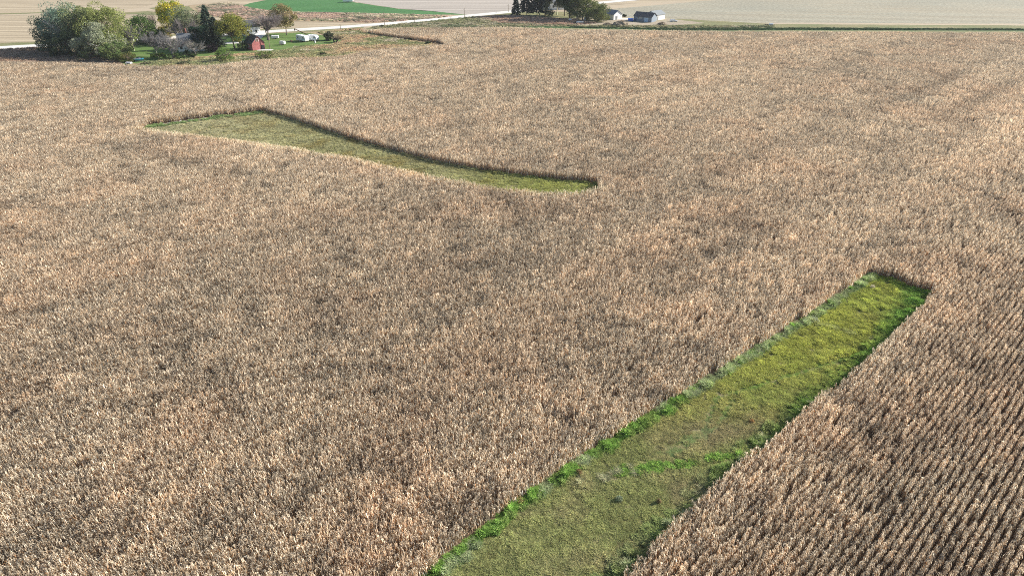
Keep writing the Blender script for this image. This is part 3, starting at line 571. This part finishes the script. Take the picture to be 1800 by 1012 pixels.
for i, (x, y, t, w, l) in enumerate([(616, 55.3, 51.5, 6, 'lone bush beside the gravel road'), (608, 55.6, 53, 4, 'smallest bush beside the gravel road'), (633, 55.6, 52.5, 4, 'small bush at the left tip of the far corn block'), (669, 63.5, 60, 7, 'bush growing against the dark corn edge'), (720, 70.5, 67, 6, 'second bush along the dark corn edge'),
                                    (753, 78, 73.5, 10, 'largest bush along the dark corn edge'), (326, 113, 106.5, 24, 'grey-green bush in the prairie grass below the farmhouse'), (257, 115, 109, 22, 'olive bush in the prairie grass below the boat'), (568, 98, 92, 14, 'low green bush in the brown grass below the trailers'), (671, 48.5, 44.5, 10, 'bush on the road verge below the utility pole')]):
    bush(x, y, t, w, l, (.06, .09, .035) if i not in (6, 7) else (.13, .14, .08), None, 50 + i, 'scattered bushes')
# the far farmyard
conifer('spruce_tree', 907, 26.5, -14, 17, 'slim dark spruce at the left end of the far tree row', (.04, .065, .055), 60, G2, skirt=.8)
conifer('spruce_tree', 925, 28, -36, 27, 'second dark spruce from the left in the far tree row', (.04, .065, .055), 61, G2, low=.12, skirt=.45)
conifer('spruce_tree', 944, 28, -36, 29, 'third dark spruce from the left in the far tree row', (.045, .07, .06), 62, G2, low=.12, skirt=.45)
deciduous('elm_tree', 958, 28, -34, 32, 'grey-green tree beside the far spruces', (.09, .11, .06), (.14, .15, .09), low=.15, seed=63, group=G2, gaps=.3)
deciduous('elm_tree', 979, 27, -30, 26, 'pale thin tree in the middle of the far tree row', (.20, .20, .14), (.12, .13, .08), low=.3, seed=64, group=G2, gaps=.35, barkc=(.4, .37, .32))
deciduous('elm_tree', 992, 29, -34, 26, 'grey-green tree filling the gap before the tall dark oak', (.10, .12, .07), (.15, .16, .10), low=.12, seed=69, group=G2, gaps=.3)
bush(966, 29, 16, 22, 'dark low bush under the grey-green elm in the far row', (.05, .08, .05), None, 70, G2)
deciduous('oak_tree', 1001, 33, -38, 40, 'tall dark tree left of the far yard', (.04, .06, .03), (.06, .08, .035), low=.03, seed=65, group=G2)
deciduous('oak_tree', 1024, 36, -16, 48, 'broad dark green tree in the far yard', (.05, .075, .03), (.11, .13, .04), low=.02, seed=66, group=G2)
deciduous('oak_tree', 1050, 38, 4, 44, 'round olive tree beside the left shed', (.09, .11, .04), (.14, .15, .06), low=.0, seed=67, group=G2)
bush(1098, 30, 25, 8, 'dark bush behind the left shed', (.06, .07, .04), None, 68, G2)

# ---------------------------------------------------------------- buildings
M_white = plain('white_siding', (.80, .80, .78), .6, 0, .04); M_cream = plain('cream_siding', (.62, .58, .46)); M_red = plain('red_boards', (.36, .12, .115), .85, 0, .6, 1.1)
M_dark = plain('dark_shingles', (.06, .063, .072), .9, 0, .3); M_grey = plain('grey_metal_roof', (.20, .22, .23), .7, 0, .1); M_steel = plain('dull_steel_siding', (.22, .23, .25), .6, 0, .1)
M_black = plain('dark_interior', (.015, .015, .018), .9); M_glass = plain('window_glass', (.03, .04, .05), .15); M_lblue = plain('pale_blue_paint', (.35, .50, .66), .5); M_trim = plain('white_trim', (.82, .82, .80), .5, 0, .03)
M_rubber = plain('tyre_rubber', (.02, .02, .02), .9); M_blue = plain('blue_paint', (.02, .10, .42), .5); M_wood = plain('weathered_wood', (.20, .16, .12), .9, 0, .3); M_conc = plain('concrete', (.62, .60, .56), .9, 0, .08)
M_silver = plain('galvanised_metal', (.55, .56, .57), .4, .4); M_cyan = plain('sky_blue_paint', (.08, .42, .68), .4); M_rust = plain('rusty_metal', (.16, .09, .06), .8, 0, .4)
M_greysh = plain('grey_shingles', (.20, .21, .22), .9, 0, .2); M_white2 = plain('white_enamel', (.82, .82, .82), .35, 0, .03); M_bwall = plain('blue_grey_siding', (.17, .215, .27), .6, 0, .1)
def behind(p, rz, d, end=False):          # centre of a building whose front (or end) wall stands at p
    return p - Vector((math.cos(rz), math.sin(rz), 0) if end else (math.sin(rz), -math.cos(rz), 0)) * d
def gable_building(name, label, cat, p, rz, L, Wd, eave, peak, wall, roof, over=.35, front=(), gable=(), group=None):
    """ridge along local X. front: openings on the -Y wall, gable: openings on the +X wall; (kind, centre, sill, width, height, material)"""
    t = thing(name, label, cat, p, rz, group); h, w = L / 2, Wd / 2
    MB().prism([(-w, 0), (w, 0), (w, eave), (0, peak), (-w, eave)], -h, h, 'X').build('wall', wall, t)
    s = (peak - eave) / w; rf = MB()
    for sg in (-1, 1):
        a = (sg * (w + over), eave - s * over); prof = [(a[0], a[1] + .03), (0, peak + .03), (0, peak + .22), (a[0], a[1] + .2)]
        rf.prism(prof, -h - over, h + over, 'X')
    rf.build('roof', roof, t)
    for (k, c, z, ww, hh, m) in front:
        o = MB().box((c, -w - .03, z + hh / 2), (ww, .07, hh)).build(k, m, t)
        fr = MB()
        for dx in (-1, 1): fr.box((c + dx * (ww / 2 + .06), -w - .05, z + hh / 2), (.12, .11, hh + .24))
        for dz in (-1, 1): fr.box((c, -w - .052, z + hh / 2 + dz * (hh / 2 + .06)), (ww, .10, .12))
        fr.build('frame', M_trim, o)
    for (k, c, z, ww, hh, m) in gable:
        o = MB().box((h + .03, c, z + hh / 2), (.07, ww, hh)).build(k, m, t)
        fr = MB()
        for dx in (-1, 1): fr.box((h + .05, c + dx * (ww / 2 + .06), z + hh / 2), (.11, .12, hh + .24))
        fr.box((h + .052, c, z + hh + .06), (.10, ww, .12)); fr.build('frame', M_trim if m is not M_black else M_red, o)
    return t
# red barn: gable faces the camera and the sun
pb = at(443, 88.5); sc = mpp(pb)
gable_building('red_barn', 'small faded red barn with black roof and open bay', 'barn', pb + Vector((.6, 3.2, 0)), R(-48), 8.0, 6.0, 3.2, 6.2, M_red, M_dark,
               gable=(('doorway', 1.9, 0, 2.0, 2.1, M_black), ('hay_door', -.2, 3.9, 1.1, 1.2, M_rust)), front=(('window', 0, 1.2, .9, .9, M_glass),))
o = MB().box((0, 0, .06), (7, 3, .12), bev=.02).build('concrete_slab', M_conc); o.location = at(466, 88.6); o['label'] = 'pale concrete slab on the ground right of the red barn'; o['category'] = 'slab'
# farmhouse behind the bare trees
ph = at(322, 84)
gable_building('farmhouse', 'white farmhouse with grey roof half hidden by bare trees', 'house', behind(at(337, 91), R(8), 3.6), R(8), 11.5, 7.2, 4.2, 7.4, M_white, M_greysh,
               front=(('window', -4.2, 1.1, 1.1, 1.5, M_glass), ('door', 0, .1, 1.0, 2.1, M_lblue), ('window', 3.8, 1.1, 1.3, 1.5, M_glass)), gable=(('window', 0, 1.1, 1.2, 1.5, M_glass), ('window', 0, 4.8, 1.0, 1.2, M_glass)))
for ob in [c for c in bpy.data.objects if c.parent and c.parent.name == 'farmhouse' and c.name.startswith('roof')]: MB().box((-2, 0, 8.7), (.7, .7, 1.8)).build('chimney', plain('chimney_brick', (.25, .10, .07)), ob)
ps = at(447, 62.5)
gable_building('white_house', 'white house with dark roof behind the red barn', 'house', behind(at(445, 62.5), R(40), 3.0), R(40), 8.5, 6.0, 4.4, 7.0, M_white, M_dark,
               front=(('window', -2.5, 1.2, 1.1, 1.3, M_glass), ('window', 2.0, 1.2, 1.1, 1.3, M_glass)), gable=(('window', 1, 1.2, 1.1, 1.3, M_glass), ('door', -2, .1, 1, 2.1, M_cream)))
gable_building('garden_shed', 'little cream shed with tan roof behind the yellowish tree', 'shed', at(290, 60), R(20), 4, 3, 2.4, 3.6, M_cream, plain('tan_roof', (.55, .48, .36)), front=(('door', 0, 0, 1, 2, M_wood),))
# far farmyard sheds
M_sh = dict(over=.3)
pa = at(1078, 36); gable_building('left_shed' if False else 'farm_shed', 'white-ended shed with grey roof partly behind the round tree', 'shed', behind(at(1085.5, 35.2), R(-54), 4.6, True), R(-54), 9.2, 6.6, 3.0, 5.0, M_white, M_steel,
    gable=(('door', -1.2, .05, .9, 2.0, M_greysh), ('sliding_door', 1.0, .05, 2.2, 2.2, M_trim)), group='sheds in the far farmyard')
pB = at(1128, 39); gable_building('farm_shed', 'blue-grey fronted shed with dark roof and pale blue door', 'shed', behind(at(1128.5, 38.9), R(-38), 3.6), R(-36), 11.4, 6.6, 2.9, 4.8, M_bwall, M_dark,
    front=(('overhead_door', 2.3, .05, 2.2, 2.2, M_lblue), ('window', -2.6, 1.6, .8, .7, M_glass), ('window', -1.0, 1.6, .8, .7, M_glass)), group='sheds in the far farmyard')
pC = at(1156, 36); gable_building('farm_shed', 'white shed with pale grey roof behind the dark-roofed shed', 'shed', behind(at(1160, 35.6), R(40), 3.5), R(40), 8.6, 7.0, 3.0, 4.8, M_white, M_grey,
    front=(('door', -2.2, .05, 1.0, 2.1, M_greysh),), group='sheds in the far farmyard')
gable_building('far_farmhouse', 'white house glimpsed between the far yard trees', 'house', at(978, 16), R(10), 12, 8, 4.5, 8, M_white, M_greysh, front=(('window', -3, 1.2, 1.1, 1.3, M_glass), ('door', 0, .1, 1, 2.1, M_steel), ('window', 3, 1.2, 1.1, 1.3, M_glass)))

# ---------------------------------------------------------------- vehicles and yard things
def wheel(parent, x, y, r=.36, w=.24):
    o = MB().tube((x, y - w / 2, r), (x, y + w / 2, r), r, n=14).build('wheel', M_rubber, parent); MB().tube((x, y - w / 2 - .02, r), (x, y + w / 2 + .02, r), r * .55, n=10).build('rim', M_silver, o)
def camper(label, p, rz, L=7.2, H=2.9, m=M_white2, stripe=M_lblue):
    t = thing('travel_trailer', label, 'trailer', p, rz, 'campers parked on the lawn'); w = 1.2; h = L / 2; z0 = .55
    prof = [(-h, z0 + .1), (-h + .15, z0), (h - .25, z0), (h, z0 + .5), (h - .05, H - .75), (h - .6, H - .12), (h - 1.0, H), (-h + .5, H), (-h + .1, H - .3), (-h, H - .9)]
    MB().prism(prof, -w, w).build('body', m, t)
    MB().box((0, -w - .012, 1.15), (L * .92, .03, .28)).build('stripe', stripe, t)
    MB().box((-h - .012, 0, 1.7), (.03, 1.9, 1.9)).build('rear_panel', stripe, t)
    for x in (-L * .3, L * .28): MB().box((x, -w - .02, 1.95), (1.0, .05, .6), bev=.01).build('window', M_glass, t)
    d = MB().box((.15, -w - .02, 1.55), (.7, .05, 1.8), bev=.01).build('door', M_trim, t); MB().box((.4, -w - .06, 1.5), (.06, .04, .15)).build('handle', M_black, d)
    for y in (-w + .1, w - .1): wheel(t, -.45, y); wheel(t, .45, y)
    MB().box((h + .55, 0, .55), (1.3, .1, .1)).tube((h + 1.1, 0, 0), (h + 1.1, 0, .6), .05).build('hitch', M_rust, t)
    MB().box((-.5, 0, H + .12), (.7, .6, .24), bev=.05).build('roof_vent', M_trim, t); return t
camper('white camper with a blue-grey rear parked nearest the tall lawn tree', at(531, 74.2) + Vector((0, 1.5, 0)), R(-38), 7.4, 3.0)
camper('pale blue and white camper right of the larger one', at(549, 73.2) + Vector((0, 1.8, 0)), R(-20), 5.6, 2.8)
# auger: long dark tube on wheels
p = at(533, 68) + Vector((0, 3, 0)); t = thing('grain_auger', 'long dark grain auger slanting up behind the campers', 'auger', p, R(168))
MB().tube((-4.5, 0, .4), (5, 0, 4.0), .20, n=10).build('tube', M_rust, t); MB().tube((0, -1.1, .45), (0, 1.1, .45), .06).build('axle', M_rust, t); MB().tube((0, 1.0, .45), (1.6, 0, 2.6), .05).tube((0, -1.0, .45), (1.6, 0, 2.6), .05).build('frame', M_rust, t)
MB().tube((5, 0, 4.1), (5.2, 0, 3.2), .22, .26).build('spout', M_rust, t); MB().box((-4.6, 0, .35), (1.0, .9, .5), bev=.05).build('hopper', M_rust, t); wheel(t, 0, 1.15); wheel(t, 0, -1.15)
def car(label, p, rz, m, name='parked_car', tall=0.0, group='cars parked in the farmyards'):
    t = thing(name, label, 'car', p, rz, group); w = .9
    MB().prism([(-2.2, .35), (2.2, .35), (2.25, .65), (2.1, .85), (1.1, .98), (-2.1, 1.02), (-2.25, .8)], -w, w).build('body', m, t)
    c = MB().prism([(-1.9, 1.0), (.95, .98), (.45, 1.45 + tall), (-1.5, 1.48 + tall)], -w + .1, w - .1).build('cabin', m, t)
    MB().prism([(-1.7, 1.05), (.75, 1.03), (.38, 1.38 + tall), (-1.4, 1.40 + tall)], -w + .085, w - .085).build('window', M_glass, c)
    for x in (-1.35, 1.4):
        for y in (-w + .1, w - .1): wheel(t, x, y, .34)
    for y in (-.6, .6): MB().box((2.2, y, .72), (.1, .32, .16), bev=.03).build('headlight', M_trim, t)
    return t
car('white car parked on the grass right of the far sheds', at(1184, 39), R(4), M_white2)
car('white car parked in the shade of the far yard trees', at(1019, 32.8), R(12), M_white2)
car('silver van in deep shade beneath the broad yard tree', at(1032, 36.2), R(40), M_silver, tall=.4, name='parked_van')
def boat(label, p, rz, L, hull, deck, group=None):
    t = thing('boat', label, 'boat', p, rz, group); h = L / 2
    bm = bmesh.new(); rings = []
    for x, w, z0, z1 in ((-h, .95, .55, 1.15), (-h * .3, 1.05, .45, 1.15), (h * .4, .85, .5, 1.25), (h * .85, .35, .75, 1.4), (h, .03, 1.1, 1.5)):
        rings.append([bm.verts.new(v) for v in ((x, -w, z1), (x, -w * .75, (z0 + z1) / 2 - .1), (x, 0, z0), (x, w * .75, (z0 + z1) / 2 - .1), (x, w, z1))])
    for a, b in zip(rings, rings[1:]):
        for i in range(4): bm.faces.new((a[i], a[i + 1], b[i + 1], b[i]))
        bm.faces.new((a[4], a[0], b[0], b[4]))
    bm.faces.new(rings[0]); k = MB(); k.bm.free(); k.bm = bm; k.build('hull', hull, t)
    MB().box((-.2, 0, 1.32), (L * .6, 1.3, .32), bev=.1).build('deck', deck, t); MB().prism([(.2, 1.45), (.9, 1.45), (.35, 1.95), (.2, 1.95)], -.6, .6).build('windscreen', M_glass, t)
    MB().box((-h - .25, 0, .95), (.4, .45, .9), bev=.08).build('outboard', M_black, t)
    f = MB().box((0, .55, .42), (L * .9, .08, .1)).box((0, -.55, .42), (L * .9, .08, .1)).box((h + .6, 0, .42), (1.6, .08, .1)); f = f.build('trailer_frame', M_silver, t); wheel(t, -.5, 1.1, .3); wheel(t, -.5, -1.1, .3); return t
boat('small sky blue boat with white deck on the lawn', at(243, 108.5), R(4), 5.2, M_cyan, M_white2)
boat('white boat at the edge of the far yard shade', at(1019, 42.5), R(15), 4.6, M_white2, M_white2)
# white tank trailer on the lawn
def cart(name, label, cat, p, rz, L, W_, H, m, m2, group=None):
    t = thing(name, label, cat, p, rz, group)
    MB().box((0, 0, .55 + H / 2), (L, W_, H), bev=.12).build('box', m, t); MB().box((0, 0, .5), (L * 1.02, W_ * .8, .1)).box((L * .5 + .5, 0, .5), (1.1, .1, .1)).build('chassis', m2, t)
    wheel(t, 0, W_ / 2 + .05, .32); wheel(t, 0, -W_ / 2 - .05, .32); return t
cart('utility_trailer', 'covered white trailer on the lawn below the bare twin-trunked tree', 'trailer', at(484, 69), R(5), 3.6, 1.7, 1.1, M_white2, M_rust)
cart('utility_trailer', 'small white and grey trailer on the lawn right of the barn', 'trailer', at(497, 79.5), R(-15), 2.6, 1.6, 1.3, M_white2, M_greysh)
cart('utility_trailer', 'low white trailer on the lawn edge below the boat', 'trailer', at(227, 114), R(-10), 2.6, 1.4, .5, M_white2, M_silver)
cart('utility_trailer', 'tiny white trailer alone on the verge far right of the sheds', 'trailer', at(1355, 45.5), R(-5), 2.4, 1.3, .7, M_white2, M_rust)
bush(1347, 45.5, 42.5, 8, 'small dark bush beside the trailer on the far verge', (.06, .08, .04), None, 71)
cart('grain_wagon', 'white wagon on the top edge of the alfalfa field', 'wagon', at(612, 4.5), R(3), 7, 2.4, 1.6, M_white2, M_rust)
cart('grain_wagon', 'white wagon under the trees near the far spruces', 'wagon', at(1002, 38), R(10), 1.6, 1.2, .9, M_white2, M_rust)
def barrel(label, p, m, r=.45, h=1.1):
    t = thing('barrel', label, 'barrel', p); MB().tube((0, 0, 0), (0, 0, h), r, n=14).build('drum', m, t)
    MB().tube((0, 0, h * .3), (0, 0, h * .34), r + .03, n=14).tube((0, 0, h * .66), (0, 0, h * .7), r + .03, n=14).build('hoop', M_rust, t)
barrel('dark burn barrel on the lawn left of the campers', at(512.5, 75), M_rust); barrel('white drum on the lawn below the smaller camper', at(554, 76), M_white2, .4, 1.0)
# big tractor tyre lying against the bush
bm = bmesh.new(); k = MB(); k.bm.free(); k.bm = bm
for i in range(20):
    a0, a1 = i * math.pi / 10, (i + 1) * math.pi / 10
    for j in range(8):
        q = []
        for a, b in ((a0, j), (a1, j), (a1, j + 1), (a0, j + 1)): f_ = b * math.pi / 4; rr = .85 + .32 * math.cos(f_); q.append(bm.verts.new((rr * math.cos(a), .28 * math.sin(f_), rr * math.sin(a) + 1.15)))
        bm.faces.new(q)
bmesh.ops.remove_doubles(bm, verts=bm.verts, dist=1e-4); o = k.build('tractor_tyre', M_rubber); o.location = at(590, 76); o.rotation_euler = (R(-12), 0, R(20)); o['label'] = 'big black tyre leaning beside the leafless tan bush'; o['category'] = 'tyre'
# dumpster
t = thing('dumpster', 'bright blue dumpster left of the dark-roofed shed', 'dumpster', at(1108.5, 38), R(-6)); MB().prism([(-1.35, .15), (1.35, .15), (1.6, 1.5), (-1.6, 1.5)], -.85, .85).build('bin', M_blue, t)
MB().box((0, 0, 1.56), (3.25, 1.8, .1), rot=Matrix.Rotation(.04, 4, 'X')).build('lid', M_blue, t); MB().box((0, -.92, .9), (3.2, .1, .12)).build('rail', M_blue, t)
for sx in (-1, 1): MB().tube((sx * 1.1, -.5, .1), (sx * 1.1, -.4, .1), .1).build('caster', M_rubber, t)
# utility poles along the road
def pole(label, px, py, top):
    p = at(px, py); H = height(top, p.y); t = thing('utility_pole', label, 'pole', p, R(75), 'utility poles along the road')
    MB().tube((0, 0, -.3), (0, 0, H), .17, .11, 8).build('post', M_wood, t); a = MB().box((0, .14, H - .6), (2.3, .1, .12)).build('crossarm', M_wood, t)
    for x in (-1, 0, 1): MB().tube((x, .14, H - .54), (x, .14, H - .3), .05, .04).build('insulator', M_silver, a)
for a in (('utility pole rising from the lawn between the barn and campers', 475, 87, 55), ('utility pole standing beside the road above the smaller camper', 599, 54, 42), ('utility pole beside the road left of the green field point', 676, 45, 22),
          ('utility pole in front of the middle of the green field', 728.5, 40, 23), ('utility pole at the right tip of the green field', 816.5, 30.5, 15), ('utility pole just left of the slim dark spruce', 893.5, 22, 8)): pole(*a)
# brush piles
def brush_pile(label, px, py, top, w, seed):
    p = at(px, py); H = height(top, p.y); W_ = w * mpp(p) / 2; rn = np.random.default_rng(seed); n = 900
    t = thing('brush_pile', label, 'brush pile', p, 0, 'brush piles in the far farmyard'); a = rn.uniform(0, 6.28, n); q = rn.uniform(0, 1, n) ** .6
    src = np.stack([np.cos(a) * q * W_, np.sin(a) * q * W_ * .7, H * (1 - q ** 1.6) * rn.uniform(.1, .95, n)], 1)
    d = rn.normal(size=(n, 3)) * (1, 1, .5); d /= np.linalg.norm(d, axis=1)[:, None]; e = np.cross(d, rn.normal(size=(n, 3))); e /= np.linalg.norm(e, axis=1)[:, None]
    L = rn.uniform(.5, 1.6, n)[:, None]; wd_ = rn.uniform(.02, .07, n)[:, None]; V = np.stack([src - e * wd_ - d * L / 2, src + e * wd_ - d * L / 2, src + e * wd_ + d * L / 2, src - e * wd_ + d * L / 2], 1).reshape(-1, 3); V[:, 2] = V[:, 2].clip(.05, None)
    qmesh('branches', V, np.arange(4 * n).reshape(n, 4), np.array((.22, .17, .12)) * rn.uniform(.4, 1.5, n)[:, None], bark_m, t)
    k = MB(); bmesh.ops.create_icosphere(k.bm, subdivisions=3, radius=1.0)
    for v in k.bm.verts: s_ = 1 + .18 * math.sin(v.co.x * 7 + seed) * math.cos(v.co.y * 6); v.co = Vector((v.co.x * W_ * .95 * s_, v.co.y * W_ * .65 * s_, max(-.1, v.co.z * H * .72 * s_)))
    k.build('earth_mound', plain('pile_earth', (.24, .19, .13), .95, 0, .3), t)
brush_pile('large brush and earth pile between the far sheds', 1091, 46, 34.5, 32, 3); brush_pile('smaller brush pile below the white shed', 1163, 45.5, 38.5, 20, 4); brush_pile('low tan brush pile left of the large pile', 1068, 45, 40, 18, 5)
# weeds that stand out in the near strip
def weed(px, py, r_, h, col, label, seed):
    p = at(px, py); t_ = thing('weed_clump', label, 'weed', p, 0, 'weeds standing out in the grass strip'); rn = np.random.default_rng(seed); n = 420
    a = rn.uniform(0, 6.28, n); q = rn.uniform(0, 1, n) ** .6; P = np.stack([np.cos(a) * q * r_, np.sin(a) * q * r_, h * rn.uniform(.08, 1, n) * np.sqrt(1 - .75 * q * q)], 1)
    cc = np.array(col) * rn.uniform(.6, 1.3, n)[:, None]; VV, QQ, _ = leaf_quads(P, .13, rn, cc); qmesh('leaves', VV, QQ, cc, tree_m, t_)
    V, Q, C = [], [], []
    for i in range(9): a_ = i * .7; limb(V, Q, C, Vector((0, 0, -.03)), Vector((math.cos(a_) * r_ * .6, math.sin(a_) * r_ * .6, h * .85)), .012, .006, (.2, .16, .1), 3)
    qmesh('stems', V, Q, C, bark_m, t_)
for a in ((1088, 880, .42, .8, (.30, .36, .24), 'pale grey-green weed alone in the lower grass strip', 1), (1158, 884, .28, .7, (.38, .30, .16), 'straw-brown weed right of the pale grey-green one', 2), (1533, 508, .5, .9, (.55, .50, .36), 'cream weed near the far end of the grass strip', 3),
          (1431, 566, .8, 1.0, (.42, .45, .36), 'largest silvery weed on the left edge of the strip', 4), (914, 884, .6, .9, (.45, .34, .16), 'tan weed at the lower left edge against the corn', 5), (1321, 743, .4, .6, (.42, .27, .12), 'rusty weed near the shaded right side of the strip', 6),
          (836, 927, .45, .8, (.40, .26, .12), 'rusty weed lowest along the left edge of the strip', 7), (1018, 832, .45, .8, (.30, .20, .11), 'brown weed on the left edge beside bright green grass', 8)): weed(*a)

# ---------------------------------------------------------------- thin autumn haze
HZ = 0.00007
bm = bmesh.new(); bmesh.ops.create_cube(bm, size=1.0)
for v in bm.verts: v.co = Vector((v.co.x * 12400, 3750 + v.co.y * 10800, (v.co.z + .5) * 66 - 1.5))
me = bpy.data.meshes.new('haze'); bm.to_mesh(me); bm.free(); hz = bpy.data.objects.new('haze', me); SC.collection.objects.link(hz); hz['kind'] = 'stuff'
m = bpy.data.materials.new('haze'); m.use_nodes = True; N, L = m.node_tree.nodes, m.node_tree.links; N.clear()
v = N.new('ShaderNodeVolumePrincipled'); v.inputs['Density'].default_value = HZ; v.inputs['Color'].default_value = (.86, .90, .96, 1); v.inputs['Anisotropy'].default_value = 0.2
L.new(v.outputs[0], N.new('ShaderNodeOutputMaterial').inputs['Volume']); me.materials.append(m); cy.volume_bounces = 0
